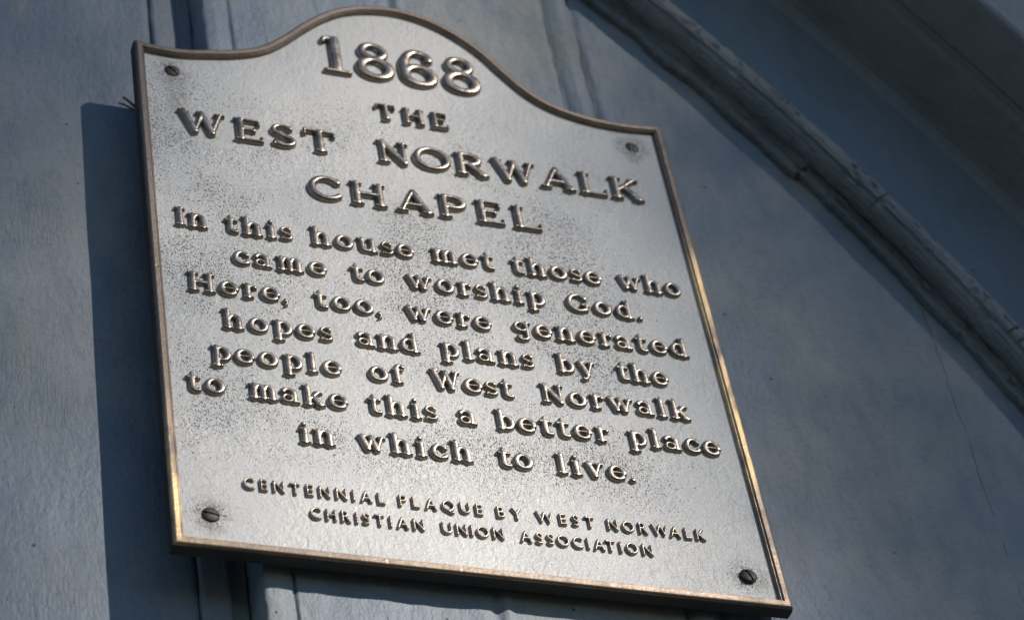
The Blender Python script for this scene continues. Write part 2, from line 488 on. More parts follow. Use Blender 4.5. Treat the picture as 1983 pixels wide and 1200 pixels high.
def inset(P, d):
    n = len(P)
    prv = np.roll(P, 1, 0); nxt = np.roll(P, -1, 0)
    e1 = P - prv; e1 /= np.linalg.norm(e1, axis=1)[:, None]
    e2 = nxt - P; e2 /= np.linalg.norm(e2, axis=1)[:, None]
    n1 = np.stack([e1[:, 1], -e1[:, 0]], 1); n2 = np.stack([e2[:, 1], -e2[:, 0]], 1)
    b = n1 + n2
    b /= (b * n1).sum(1)[:, None]
    return P + b * d
RECESS = 0.0042
def ring(name, prof, mat, closed=False, wob=0.0):
    rings = [inset(OUT, d) for d, _ in prof]
    n = len(OUT)
    verts, faces = [], []
    for (d, y), Rg in zip(prof, rings):
        for k in range(n):
            verts.append((Rg[k, 0], y, Rg[k, 1]))
    m = len(prof)
    rngq = range(m) if closed else range(m - 1)
    for q in rngq:
        q2 = (q + 1) % m
        for k in range(n):
            k2 = (k + 1) % n
            faces.append((q * n + k, q * n + k2, q2 * n + k2, q2 * n + k))
    o = new_mesh(name, verts, faces, mat, plaque, smooth=False)
    fix_normals(o)
    return o
# rim: rounded outer arris, flat face, fine step, sloping inner wall
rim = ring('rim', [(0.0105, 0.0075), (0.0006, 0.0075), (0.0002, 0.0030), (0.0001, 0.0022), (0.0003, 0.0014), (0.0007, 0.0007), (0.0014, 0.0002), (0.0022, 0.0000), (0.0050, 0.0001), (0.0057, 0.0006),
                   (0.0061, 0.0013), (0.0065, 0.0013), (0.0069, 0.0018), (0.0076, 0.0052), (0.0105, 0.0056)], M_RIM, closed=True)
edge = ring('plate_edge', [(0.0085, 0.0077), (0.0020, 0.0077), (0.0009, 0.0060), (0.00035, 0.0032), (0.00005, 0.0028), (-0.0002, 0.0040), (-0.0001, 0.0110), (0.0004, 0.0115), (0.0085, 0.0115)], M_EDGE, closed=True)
def flat(name, d, y0, y1, mat):
    P = inset(OUT, d)
    bm = bmesh.new()
    vs = [bm.verts.new((x, y0, z)) for x, z in P]
    f = bm.faces.new(vs)
    bmesh.ops.triangulate(bm, faces=[f])
    bk_ = [bm.verts.new((x, y1, z)) for x, z in P]
    g = bm.faces.new(bk_)
    n = len(vs)
    for k in range(n):
        bm.faces.new((vs[k], vs[(k + 1) % n], bk_[(k + 1) % n], bk_[k]))
    bmesh.ops.recalc_face_normals(bm, faces=bm.faces)
    me = bpy.data.meshes.new(name)
    bm.to_mesh(me); bm.free()
    me.materials.append(mat)
    o = bpy.data.objects.new(name, me)
    COL.objects.link(o)
    o.parent = plaque
    o.matrix_parent_inverse = Matrix.Translation(-plaque.location)
    return o
flat('field_plate', 0.0070, RECESS, 0.0110, M_FIELD)
for i, (px, pz) in enumerate([(0.10, -0.08), (0.30, -0.08), (0.10, -0.38), (0.30, -0.38)]):   # spacers behind the plate
    v, f = [], []
    for k in range(16):
        a = 2 * math.pi * k / 16
        v += [(px + .008 * math.cos(a), 0.0112, pz + .008 * math.sin(a)), (px + .008 * math.cos(a), 0.0215, pz + .008 * math.sin(a))]
    f = [(2 * k, 2 * k + 1, (2 * k + 3) % 32, (2 * k + 2) % 32) for k in range(16)] + [tuple(range(0, 32, 2)), tuple(range(31, 0, -2))]
    new_mesh('spacer', v, f, M_EDGE, plaque)

# ---- slotted screws
def make_screw(px, py, ang, proud, tilt):
    cx, cz = px / 1000, -py / 1000
    r = 0.0057
    prof_s = [(0.0, 0.00185), (0.30, 0.00180), (0.55, 0.00165), (0.78, 0.00130), (0.93, 0.00085), (1.0, 0.00035), (1.0, -0.0015)]
    n = 96
    sl = 0.00062
    bm = bmesh.new()
    # domed head as a fine disc grid, the slot sunk into it
    rows = []
    rr = [0.0] + list(np.linspace(0.05, 1.0, 30)) + [1.0]
    for q_, f_ in enumerate(rr):
        row = []
        for k in range(n):
            a = 2 * math.pi * k / n
            lx, lz = f_ * r * math.cos(a), f_ * r * math.sin(a)
            h = np.interp(f_, [p[0] for p in prof_s[:6]], [p[1] for p in prof_s[:6]])
            if q_ == len(rr) - 1:
                h = -0.0026
            elif abs(lz) < sl:
                h = min(h, 0.0004)
            row.append((lx, h, lz))
        rows.append(row)
    ca, sa = math.cos(-math.radians(ang)), math.sin(-math.radians(ang))
    grid = [[bm.verts.new((cx + x * ca - z * sa, RECESS - h - proud - tilt * x, cz + x * sa + z * ca)) for x, h, z in row] for row in rows[1:]]
    c0 = bm.verts.new((cx, RECESS - 0.0004 - proud, cz))
    for k in range(n):
        bm.faces.new((c0, grid[0][k], grid[0][(k + 1) % n]))
    for q_ in range(len(grid) - 1):
        for k in range(n):
            bm.faces.new((grid[q_][k], grid[q_ + 1][k], grid[q_ + 1][(k + 1) % n], grid[q_][(k + 1) % n]))
    bmesh.ops.recalc_face_normals(bm, faces=bm.faces)
    me = bpy.data.meshes.new('screw')
    bm.to_mesh(me); bm.free()
    me.materials.append(M_SCREW)
    o = bpy.data.objects.new('screw', me)
    COL.objects.link(o)
    o.parent = plaque
    o.matrix_parent_inverse = Matrix.Translation(-plaque.location)
    return o
for s in SCREWS:
    make_screw(*s)

# ---- raised lettering: hand drawn stroke letters (cap height 1) -> distance field -> rounded relief
class Pen:
    """collects tapered strokes; T / t are the half widths of thick and thin strokes, s of the serifs"""
    def __init__(self, T, t, s, ov):
        self.T, self.t, self.s, self.ov = T, t, s, ov
        self.seg = []
    def line(self, pts, *ws):
        ws = list(ws) if len(ws) == len(pts) else [ws[0]] * len(pts)
        for (a, b), (c, d), u, v in zip(pts[:-1], pts[1:], ws[:-1], ws[1:]):
            self.seg.append((a, b, u, c, d, v))
    def arc(self, cx, cy, rx, ry, a0, a1, n=18, thick=None, thin=None):
        T = self.T if thick is None else thick
        t = self.t if thin is None else thin
        P, W = [], []
        for k in range(n + 1):
            a = math.radians(a0 + (a1 - a0) * k / n)
            P.append((cx + rx * math.cos(a), cy + ry * math.sin(a)))
            W.append(t + (T - t) * abs(math.cos(a)) ** 1.4)
        self.line(P, *W)
    def foot(self, x, y=0.0, l=None, r=None, up=False):
        """serif bar lying on y (or hanging from y when up)"""
        l = self.ov if l is None else l
        r = self.ov if r is None else r
        yy = y - self.s if up else y + self.s
        self.line([(x - l, yy), (x + r, yy)], self.s)
    def stem(self, x, y0, y1, w=None, foot=True, head=True, hl=None, hr=None, fl=None, fr=None):
        w = self.T if w is None else w
        self.line([(x, y0 + w * 0.7), (x, y1 - w * 0.7)], w)
        if foot:
            self.foot(x, y0, fl, fr)
        if head:
            self.foot(x, y1, hl, hr, up=True)

def draw(ch, kind):
    if kind == 'date':
        p = Pen(0.102, 0.076, 0.048, 0.14)
        if ch == '1':
            p.line([(0.26, 0.10), (0.26, 0.90)], 0.10)
            p.line([(0.06, 0.90), (0.20, 0.945), (0.30, 0.945)], 0.05, 0.055, 0.05)
            p.line([(0.06, 0.88), (0.05, 0.84)], 0.045)
            p.line([(0.045, 0.045), (0.475, 0.045)], 0.047)
        elif ch == '8':
            p.arc(0.36, 0.755, 0.205, 0.18, 0, 360, 30, 0.078, 0.060)
            p.arc(0.36, 0.30, 0.265, 0.235, 0, 360, 34, 0.098, 0.068)
        else:
            p.arc(0.36, 0.30, 0.26, 0.235, 0, 360, 34, 0.098, 0.066)
            p.arc(0.37, 0.46, 0.275, 0.475, 78, 190, 22, 0.10, 0.066)
            p.arc(0.40, 0.75, 0.20, 0.185, 88, 22, 10, 0.08, 0.066)
            p.line([(0.575, 0.79), (0.585, 0.77)], 0.085)
        return p.seg
    if kind == 'title':
        T, t, s = 0.118, 0.084, 0.054
        p = Pen(T, t, s, 0.165)
        tick = lambda x, y, dy: p.line([(x, y), (x, y + dy)], 0.050, 0.056)
        if ch == 'W':
            p.line([(0.17, 0.93), (0.50, 0.09)], T); p.line([(0.50, 0.09), (0.76, 0.86)], t)
            p.line([(0.76, 0.90), (1.05, 0.09)], T); p.line([(1.05, 0.09), (1.34, 0.92)], t)
            p.foot(0.16, 1, .13, .15, True); p.foot(0.76, 1, .14, .06, True); p.foot(1.35, 1, .14, .12, True)
        elif ch == 'E':
            p.stem(0.22, 0, 1); p.line([(0.20, 1 - s), (0.84, 1 - s)], s * 1.1); p.line([(0.22, 0.52), (0.66, 0.52)], t * 0.9); p.line([(0.20, s), (0.90, s)], s * 1.1)
            tick(0.83, 0.92, -0.12); tick(0.89, 0.08, 0.14); tick(0.66, 0.46, 0.12)
        elif ch == 'S':
            p.arc(0.45, 0.735, 0.30, 0.205, 30, 230, 16, 0.092, 0.07); p.line([(0.262, 0.578), (0.45, 0.50), (0.64, 0.42)], 0.085, 0.10, 0.09)
            p.arc(0.45, 0.265, 0.32, 0.205, 52, -150, 18, 0.094, 0.07)
            p.line([(0.73, 0.80), (0.735, 0.92)], 0.055, 0.05); p.line([(0.155, 0.22), (0.14, 0.08)], 0.055, 0.05)
        elif ch == 'T':
            p.stem(0.55, 0, 1, head=False); p.line([(0.07, 1 - s * 1.1), (1.03, 1 - s * 1.1)], s * 1.2); tick(0.065, 0.93, -0.16); tick(1.035, 0.93, -0.16)
        elif ch == 'N':
            p.line([(0.20, 0.06), (0.20, 0.94)], t); p.line([(0.20, 0.93), (0.88, 0.09)], T); p.line([(0.88, 0.08), (0.88, 0.94)], t)
            p.foot(0.20, 0, .15, .15); p.foot(0.14, 1, .10, .14, True); p.foot(0.88, 1, .15, .15, True)
        elif ch == 'O':
            p.arc(0.62, 0.5, 0.52, 0.435, 0, 360, 40, T, 0.084)
        elif ch == 'C':
            p.arc(0.60, 0.5, 0.49, 0.435, 42, 318, 34, T, 0.084); p.line([(0.965, 0.79), (0.99, 0.92)], 0.07, 0.05); p.line([(0.965, 0.21), (1.00, 0.20)], 0.065, 0.055)
        elif ch == 'G':
            p.arc(0.60, 0.5, 0.49, 0.435, 42, 318, 34, T, 0.084); p.line([(0.965, 0.79), (0.99, 0.92)], 0.07, 0.05); p.line([(0.98, 0.15), (0.98, 0.40)], 0.09); p.foot(0.98, 0.46, .2, .12, True)
        elif ch == 'H':
            p.stem(0.22, 0, 1); p.stem(0.98, 0, 1); p.line([(0.22, 0.5), (0.98, 0.5)], t * 0.95)
        elif ch == 'A':
            p.line([(0.17, 0.06), (0.58, 0.92)], t); p.line([(0.60, 0.90), (1.02, 0.07)], T); p.line([(0.30, 0.33), (0.90, 0.33)], t * 0.9)
            p.foot(0.16, 0, .14, .16); p.foot(1.03, 0, .18, .14); p.line([(0.57, 0.93), (0.61, 0.95)], 0.06)
        elif ch == 'L':
            p.stem(0.22, 0, 1); p.line([(0.20, s), (0.92, s)], s * 1.1); tick(0.93, 0.09, 0.17)
        elif ch == 'P':
            p.stem(0.22, 0, 1, hr=0.1); p.line([(0.22, 0.94), (0.55, 0.94)], t); p.arc(0.54, 0.70, 0.32, 0.235, 90, -90, 16, T, t); p.line([(0.54, 0.465), (0.25, 0.465)], t)
        elif ch == 'R':
            p.stem(0.22, 0, 1, hr=0.1); p.line([(0.22, 0.94), (0.52, 0.94)], t); p.arc(0.52, 0.72, 0.31, 0.215, 90, -90, 16, T, t); p.line([(0.52, 0.505), (0.25, 0.505)], t)
            p.line([(0.50, 0.48), (0.94, 0.07)], T); p.foot(0.97, 0, .17, .12)
        elif ch == 'K':
            p.stem(0.22, 0, 1); p.line([(0.27, 0.40), (0.88, 0.93)], t); p.line([(0.50, 0.58), (0.98, 0.07)], T); p.foot(1.0, 0, .18, .12); p.foot(0.90, 1, .17, .12, True)
        return p.seg
    # bold text letters, big x-height
    X = 0.74
    T, t, s = 0.130, 0.092, 0.063
    p = Pen(T, t, s, 0.185)
    def bowl(cx, rx=0.29, a0=0, a1=360, n=26, thick=T):
        p.arc(cx, X / 2, rx, X / 2 - 0.068, a0, a1, n, thick, 0.082)
    if ch == 'I':
        p.stem(0.24, 0, 1)
    elif ch == 'H':
        p.stem(0.23, 0, 1); p.stem(0.90, 0, 1); p.line([(0.23, 0.5), (0.90, 0.5)], t)
    elif ch == 'G':
        p.arc(0.53, 0.5, 0.42, 0.43, 40, 318, 30, T, 0.084); p.line([(0.84, 0.79), (0.87, 0.92)], 0.065, 0.05); p.line([(0.86, 0.15), (0.86, 0.38)], 0.095); p.foot(0.86, 0.45, .2, .12, True)
    elif ch == 'W':
        p.line([(0.16, 0.93), (0.42, 0.10)], T); p.line([(0.42, 0.10), (0.64, 0.82)], t); p.line([(0.64, 0.86), (0.86, 0.10)], T); p.line([(0.86, 0.10), (1.10, 0.92)], t)
        p.foot(0.15, 1, .13, .15, True); p.foot(0.64, 1, .12, .08, True); p.foot(1.10, 1, .14, .12, True)
    elif ch == 'N':
        p.line([(0.19, 0.06), (0.19, 0.94)], t); p.line([(0.19, 0.92), (0.80, 0.10)], T); p.line([(0.80, 0.08), (0.80, 0.94)], t)
        p.foot(0.19, 0, .15, .15); p.foot(0.14, 1, .12, .14, True); p.foot(0.80, 1, .15, .15, True)
    elif ch in 'nhm':
        top = 1.0 if ch == 'h' else X
        p.line([(0.22, 0.07), (0.22, top - 0.07)], T); p.foot(0.22, 0, .17, .15); p.line([(0.04, top - 0.055), (0.22, top - 0.055)], s)
        xs = [0.66] if ch != 'm' else [0.58, 0.94]
        x0 = 0.22
        for x in xs:
            p.arc((x0 + x) / 2 + 0.02, X - 0.25, (x - x0) / 2 - 0.02, 0.185, 165, 0, 12, T, 0.084)
            p.line([(x, X - 0.25), (x, 0.07)], T)
            p.foot(x, 0, .13 if ch == 'm' else .15, .17)
            x0 = x
    elif ch == 'u':
        p.line([(0.22, X - 0.07), (0.22, 0.24)], T); p.line([(0.04, X - 0.055), (0.22, X - 0.055)], s); p.arc(0.42, 0.24, 0.20, 0.175, 180, 350, 12, T, 0.084)
        p.line([(0.66, X - 0.07), (0.66, 0.07)], T); p.line([(0.50, X - 0.055), (0.66, X - 0.055)], s); p.foot(0.66, 0, .05, .18)
    elif ch == 'i':
        p.line([(0.21, 0.07), (0.21, X - 0.08)], T); p.foot(0.21, 0, .17, .17); p.line([(0.03, X - 0.06), (0.21, X - 0.06)], s); p.line([(0.20, 0.93), (0.21, 0.93)], 0.10)
    elif ch == 'l':
        p.line([(0.21, 0.07), (0.21, 0.93)], T); p.foot(0.21, 0, .17, .17); p.line([(0.03, 1 - 0.055), (0.21, 1 - 0.055)], s)
    elif ch == 't':
        p.line([(0.24, 0.90), (0.24, 0.24)], 0.07, T); p.line([(0.24, 0.70), (0.24, 0.24)], T); p.line([(0.04, 0.68), (0.17, 0.76), (0.25, 0.92)], 0.045, 0.06, 0.05)
        p.line([(0.04, X - 0.06), (0.50, X - 0.06)], 0.072); p.arc(0.40, 0.24, 0.16, 0.175, 180, 300, 10, T, 0.084)
    elif ch == 'o':
        bowl(0.38)
    elif ch == 'e':
        bowl(0.38, 0.29, 0, 318, 24); p.line([(0.10, 0.38), (0.66, 0.38)], 0.052)
    elif ch == 'c':
        bowl(0.37, 0.28, 50, 315, 22); p.line([(0.56, 0.56), (0.58, 0.54)], 0.095)
    elif ch == 's':
        p.arc(0.33, X - 0.21, 0.19, 0.145, 40, 235, 12, 0.085, 0.065); p.line([(0.20, 0.43), (0.33, X / 2), (0.46, 0.31)], 0.075, 0.09, 0.075)
        p.arc(0.33, 0.21, 0.20, 0.145, 50, -150, 14, 0.088, 0.065); p.line([(0.52, X - 0.17), (0.525, X - 0.06)], 0.05); p.line([(0.125, 0.18), (0.12, 0.06)], 0.05)
    elif ch == 'a':
        p.arc(0.33, X - 0.24, 0.23, 0.172, 150, 0, 12, T, 0.08); p.line([(0.13, 0.54), (0.14, 0.53)], 0.085); p.line([(0.56, X - 0.26), (0.56, 0.12)], T); p.line([(0.56, 0.10), (0.74, 0.055)], 0.085, 0.05)
        p.arc(0.29, 0.22, 0.19, 0.155, 0, 360, 18, 0.088, 0.062)
    elif ch == 'r':
        p.line([(0.22, 0.07), (0.22, X - 0.07)], T); p.foot(0.22, 0, .17, .19); p.line([(0.04, X - 0.055), (0.22, X - 0.055)], s); p.line([(0.24, 0.48), (0.34, 0.62), (0.46, 0.665)], 0.065, 0.065, 0.07); p.line([(0.52, 0.60), (0.53, 0.59)], 0.095)
    elif ch == 'p':
        p.line([(0.22, -0.22), (0.22, X - 0.07)], T); p.foot(0.22, -0.29, .17, .19); p.line([(0.04, X - 0.055), (0.22, X - 0.055)], s); p.arc(0.43, X / 2, 0.26, X / 2 - 0.068, 140, -140, 20, T, 0.082)
    elif ch == 'b':
        p.line([(0.22, 0.06), (0.22, 0.93)], T); p.line([(0.04, 1 - 0.055), (0.22, 1 - 0.055)], s); p.arc(0.43, X / 2, 0.26, X / 2 - 0.068, 140, -150, 20, T, 0.082); p.foot(0.20, 0, .12, .05)
    elif ch == 'd':
        p.line([(0.60, 0.07), (0.60, 0.93)], T); p.line([(0.44, 1 - 0.055), (0.60, 1 - 0.055)], s); p.arc(0.38, X / 2, 0.26, X / 2 - 0.068, 40, 322, 20, T, 0.082); p.foot(0.62, 0, .02, .18)
    elif ch == 'g':
        p.arc(0.35, 0.46, 0.25, 0.215, 0, 360, 22, 0.098, 0.062); p.line([(0.60, X - 0.07), (0.60, -0.02)], 0.10); p.line([(0.60, X - 0.055), (0.76, X - 0.055)], s); p.arc(0.38, -0.06, 0.22, 0.165, 0, -150, 14, 0.10, 0.066); p.line([(0.17, -0.10), (0.18, -0.11)], 0.08)
    elif ch in 'wv':
        p.line([(0.15, X - 0.07), (0.37, 0.10)], T); p.foot(0.15, X, .12, .15, True)
        if ch == 'v':
            p.line([(0.37, 0.10), (0.60, X - 0.07)], t); p.foot(0.60, X, .14, .12, True)
        else:
            p.line([(0.37, 0.10), (0.55, X - 0.10)], t); p.line([(0.53, X - 0.08), (0.74, 0.10)], T); p.line([(0.74, 0.10), (0.95, X - 0.07)], t); p.foot(0.54, X, .10, .09, True); p.foot(0.96, X, .14, .12, True)
    elif ch == 'y':
        p.line([(0.15, X - 0.07), (0.39, 0.06)], T); p.foot(0.15, X, .12, .15, True); p.line([(0.62, X - 0.07), (0.34, -0.14), (0.24, -0.21)], t, 0.075, 0.07); p.line([(0.19, -0.18), (0.18, -0.17)], 0.085); p.foot(0.62, X, .14, .12, True)
    elif ch == 'f':
        p.line([(0.24, 0.07), (0.24, 0.74)], T); p.foot(0.24, 0, .17, .19); p.line([(0.05, X - 0.06), (0.46, X - 0.06)], 0.052); p.arc(0.40, 0.74, 0.16, 0.19, 180, 60, 10, T, 0.08); p.line([(0.50, 0.86), (0.51, 0.85)], 0.088)
    elif ch == 'k':
        p.line([(0.22, 0.07), (0.22, 0.93)], T); p.foot(0.22, 0, .17, .15); p.line([(0.04, 1 - 0.055), (0.22, 1 - 0.055)], s); p.line([(0.26, 0.30), (0.62, X - 0.08)], t); p.line([(0.42, 0.44), (0.70, 0.08)], T); p.foot(0.70, 0, .15, .15); p.foot(0.64, X, .14, .13, True)
    elif ch == '.':
        p.line([(0.12, 0.11), (0.13, 0.11)], 0.115)
    elif ch == ',':
        p.line([(0.13, 0.12), (0.14, 0.11)], 0.105); p.line([(0.19, 0.08), (0.17, -0.06), (0.09, -0.14)], 0.065, 0.055, 0.035)
    return p.seg

def stroke_sdf(P, seg):
    out = np.full(len(P), -1e9)
    for a, b, w0, c, d, w1 in seg:
        dx, dy = c - a, d - b
        L = dx * dx + dy * dy
        u = np.clip(((P[:, 0] - a) * dx + (P[:, 1] - b) * dy) / max(L, 1e-12), 0, 1)
        dist = np.hypot(P[:, 0] - a - u * dx, P[:, 1] - b - u * dy)
        out = np.maximum(out, w0 + (w1 - w0) * u - dist)
    return out

GLYPH = {}
def glyph_edges(ch, style):
    """boundary segments of a character, in units where the cap height is 1"""
    key = (ch, style)
    if key in GLYPH:
        return GLYPH[key]
    cu = bpy.data.curves.new('glyph', 'FONT')
    cu.body = ch
    cu.resolution_u = 5
    ob = bpy.data.objects.new('glyph', cu)
    COL.objects.link(ob)
    dg = bpy.context.evaluated_depsgraph_get()
    me = ob.evaluated_get(dg).to_mesh()
    co = np.array([v.co[:2] for v in me.vertices])
    cnt = {}
    for p in me.polygons:
        for e in p.edge_keys:
            cnt[e] = cnt.get(e, 0) + 1
    segs = np.array([(co[a], co[b]) for (a, b), c in cnt.items() if c == 1])
    ob.evaluated_get(dg).to_mesh_clear()
    bpy.data.objects.remove(ob)
    bpy.data.curves.remove(cu)
    GLYPH[key] = segs
    return segs
CAP = {}
for stl in ('sans',):
    s_ = glyph_edges('H', stl)
    CAP[stl] = s_[..., 1].max() - s_[..., 1].min()

def sdf(P, segs):
    """signed distance (positive inside) from points to a closed set of segments"""
    a = segs[:, 0][None]; d = (segs[:, 1] - segs[:, 0])[None]
    out = np.empty(len(P))
    for i in range(0, len(P), 4000):
        p = P[i:i + 4000][:, None]
        w = p - a
        tt = np.clip((w * d).sum(-1) / np.maximum((d * d).sum(-1), 1e-18), 0, 1)
        dist = np.sqrt((((w - tt[..., None] * d)) ** 2).sum(-1)).min(1)
        y0 = a[..., 1]; y1 = (a + d)[..., 1]
        yy = p[..., 1]
        cross = (y0 > yy) != (y1 > yy)
        xi = a[..., 0] + (yy - y0) / np.where(np.abs(y1 - y0) < 1e-12, 1e-12, (y1 - y0)) * d[..., 0]
        inside = (cross & (p[..., 0] < xi)).sum(1) % 2 == 1
        out[i:i + 4000] = np.where(inside, dist, -dist)
    return out

RELIEF = {}
def relief(ch, st):
    """(verts x, z, height; faces; xmin; xmax) for one character in mm"""
    key = (ch, st['id'])
    if key in RELIEF:
        return RELIEF[key]
    dil, cell = st['dil'], st['cell']
    if st['font'] == 'sans':
        segs = glyph_edges(ch, 'sans') * (st['cap'] / CAP['sans']) * np.array([st['wide'], 1.0])
        field = lambda P: sdf(P, segs) + dil
        mn = segs.reshape(-1, 2).min(0) - dil; mx = segs.reshape(-1, 2).max(0) + dil
    else:
        c_, wq = st['cap'], st['wide']
        segs = [(a * c_ * wq, b * c_, w0 * c_, c * c_ * wq, d * c_, w1 * c_) for a, b, w0, c, d, w1 in draw(ch, st['font'])]
        field = lambda P: stroke_sdf(P, segs) + dil
        q_ = np.array(segs)
        mn = np.minimum(q_[:, 0:2] - q_[:, 2:3], q_[:, 3:5] - q_[:, 5:6]).min(0) - dil
        mx = np.maximum(q_[:, 0:2] + q_[:, 2:3], q_[:, 3:5] + q_[:, 5:6]).max(0) + dil
    xlo, xhi = mn[0], mx[0]
    gx = np.arange(mn[0] - 3 * cell, mx[0] + 4 * cell, cell); gz = np.arange(mn[1] - 3 * cell, mx[1] + 4 * cell, cell)
    X, Z = np.meshgrid(gx, gz, indexing='ij')
    S = field(np.stack([X.ravel(), Z.ravel()], 1)).reshape(X.shape)
    # soften the medial ridges a little, as worn castings are
    for _ in range(st['smooth']):
        Sp = np.pad(S, 1, mode='edge')
        S = 0.4 * S + 0.6 * (Sp[:-2, 1:-1] + Sp[2:, 1:-1] + Sp[1:-1, :-2] + Sp[1:-1, 2:]) / 4
    Gx, Gz = np.gradient(S, cell)
    nz = len(gz)
    verts, vid, faces = [], {}, []
    cont = {}
    r, top_, wall_h = st['round'], st['top'], st['wall']
    def height(s):
        u = min(s / r, 1.0)
        return wall_h + top_ * math.sqrt(max(0.0, 1 - (1 - u) ** 2)) + st['ridge'] * min(s / (2.2 * r), 1.0)
    def gv(i, j):
        kk = (i, j)
        if kk not in vid:
            vid[kk] = len(verts)
            verts.append((gx[i], gz[j], height(S[i, j])))
        return vid[kk]
    def cv(i, j, i2, j2):
        kk = ((i, j), (i2, j2)) if (i, j) < (i2, j2) else ((i2, j2), (i, j))
        if kk not in vid:
            (a0, a1), (b0, b1) = kk
            sa, sb = S[a0, a1], S[b0, b1]
            u = sa / (sa - sb)
            u = min(max(u, 0.02), 0.98)
            x = gx[a0] + (gx[b0] - gx[a0]) * u; z = gz[a1] + (gz[b1] - gz[a1]) * u
            g = np.array([Gx[a0, a1] * (1 - u) + Gx[b0, b1] * u, Gz[a0, a1] * (1 - u) + Gz[b0, b1] * u])
            g = g / (np.linalg.norm(g) + 1e-9)
            vid[kk] = len(verts)
            verts.append((x, z, wall_h))
            cont[vid[kk]] = (x - g[0] * st['draft'], z - g[1] * st['draft'])
        return vid[kk]
    pos = S > 0
    anyp = pos[:-1, :-1] | pos[1:, :-1] | pos[:-1, 1:] | pos[1:, 1:]
    rim_edges = []
    for i, j in np.argwhere(anyp):
        cs = [(i, j), (i + 1, j), (i + 1, j + 1), (i, j + 1)]
        poly = []
        for q_ in range(4):
            a, b = cs[q_], cs[(q_ + 1) % 4]
            if pos[a]:
                poly.append(gv(*a))
            if pos[a] != pos[b]:
                poly.append(cv(*a, *b))
        if len(poly) >= 3:
            faces.append(tuple(poly))
            m = len(poly)
            for q_ in range(m):
                a, b = poly[q_], poly[(q_ + 1) % m]
                if a in cont and b in cont:
                    rim_edges.append((a, b))
    base, lowid = {}, {}
    for v, (x, z) in cont.items():
        x0, z0, h0 = verts[v]
        lowid[v] = len(verts)
        verts.append((x, z, -0.25))
    for a, b in rim_edges:
        faces.append((b, a, lowid[a], lowid[b]))
    V = np.array(verts)
    RELIEF[key] = (V, faces, xlo, xhi)
    return RELIEF[key]

ADV = {}
def build_word(word, x0, x1, base, st, name, label):
    """letters side by side between x0 and x1 (mm), as one cast piece of lettering"""
    gl = [relief(c, st) for c in word]
    widths = [g[3] - g[2] for g in gl]
    # optical gap: round letters sit closer
    total = sum(widths)
    n = len(word)
    kern = []
    for a, b in zip(word[:-1], word[1:]):
        kern.append(1.0 + (-0.30 if a in 'oecbdpsOCGSQ' and b in 'oecdqgOCGQ' else 0) + (-0.35 if a + b in ('AP', 'WA', 'PA') and st['font'] == 'title' else 0)
                    + (-0.8 if a + b in ('WA', 'AT', 'TA', 'AW') and st['font'] == 'sans' else 0) + (-0.35 if b in '.,' else 0))
    gap = (x1 - x0 - total) / sum(kern) if n > 1 else 0.0
    squeeze = 1.0
    if n > 1 and gap < st['mingap']:
        squeeze = (x1 - x0 - st['mingap'] * sum(kern)) / total
        gap = st['mingap']
    verts, faces = [], []
    x = x0
    for c, g, wd, kq in zip(word, gl, widths, kern + [0]):
        V, F, mn, mx = g
        off = len(verts)
        jz = RNG.uniform(-0.15, 0.15)
        for vx, vz, h in V:
            verts.append(((x + (vx - mn) * squeeze) / 1000, RECESS - h / 1000, -(base + jz - vz) / 1000))
        faces += [tuple(q_ + off for q_ in f) for f in F]
        x += wd * squeeze + gap * kq
    o = new_mesh(name, verts, faces, M_LETTER, plaque, smooth=True)
    fix_normals(o)
    o['label'] = label
    return o

ST = {
    'date':  dict(id='date', font='date', cap=41.0, wide=1.0, dil=0.0, cell=0.42, smooth=2, round=1.9, top=1.3, wall=2.3, ridge=0.5, draft=0.6, mingap=1.0),
    'the':   dict(id='the', font='title', cap=16.3, wide=0.84, dil=-0.1, cell=0.26, smooth=1, round=1.1, top=1.4, wall=2.3, ridge=0.2, draft=0.4, mingap=1.0),
    'title': dict(id='title', font='title', cap=23.0, wide=0.95, dil=0.0, cell=0.30, smooth=1, round=1.7, top=1.5, wall=1.9, ridge=0.35, draft=0.5, mingap=1.2),
    'body':  dict(id='body', font='body', cap=17.4, wide=0.93, dil=0.0, cell=0.25, smooth=2, round=1.15, top=1.2, wall=1.45, ridge=0.3, draft=0.45, mingap=0.7),
    'small': dict(id='small', font='sans', cap=8.6, wide=0.84, dil=0.30, cell=0.19, smooth=1, round=0.7, top=0.8, wall=1.3, ridge=0.1, draft=0.30, mingap=0.8),
}
BODY_DY = 0.0
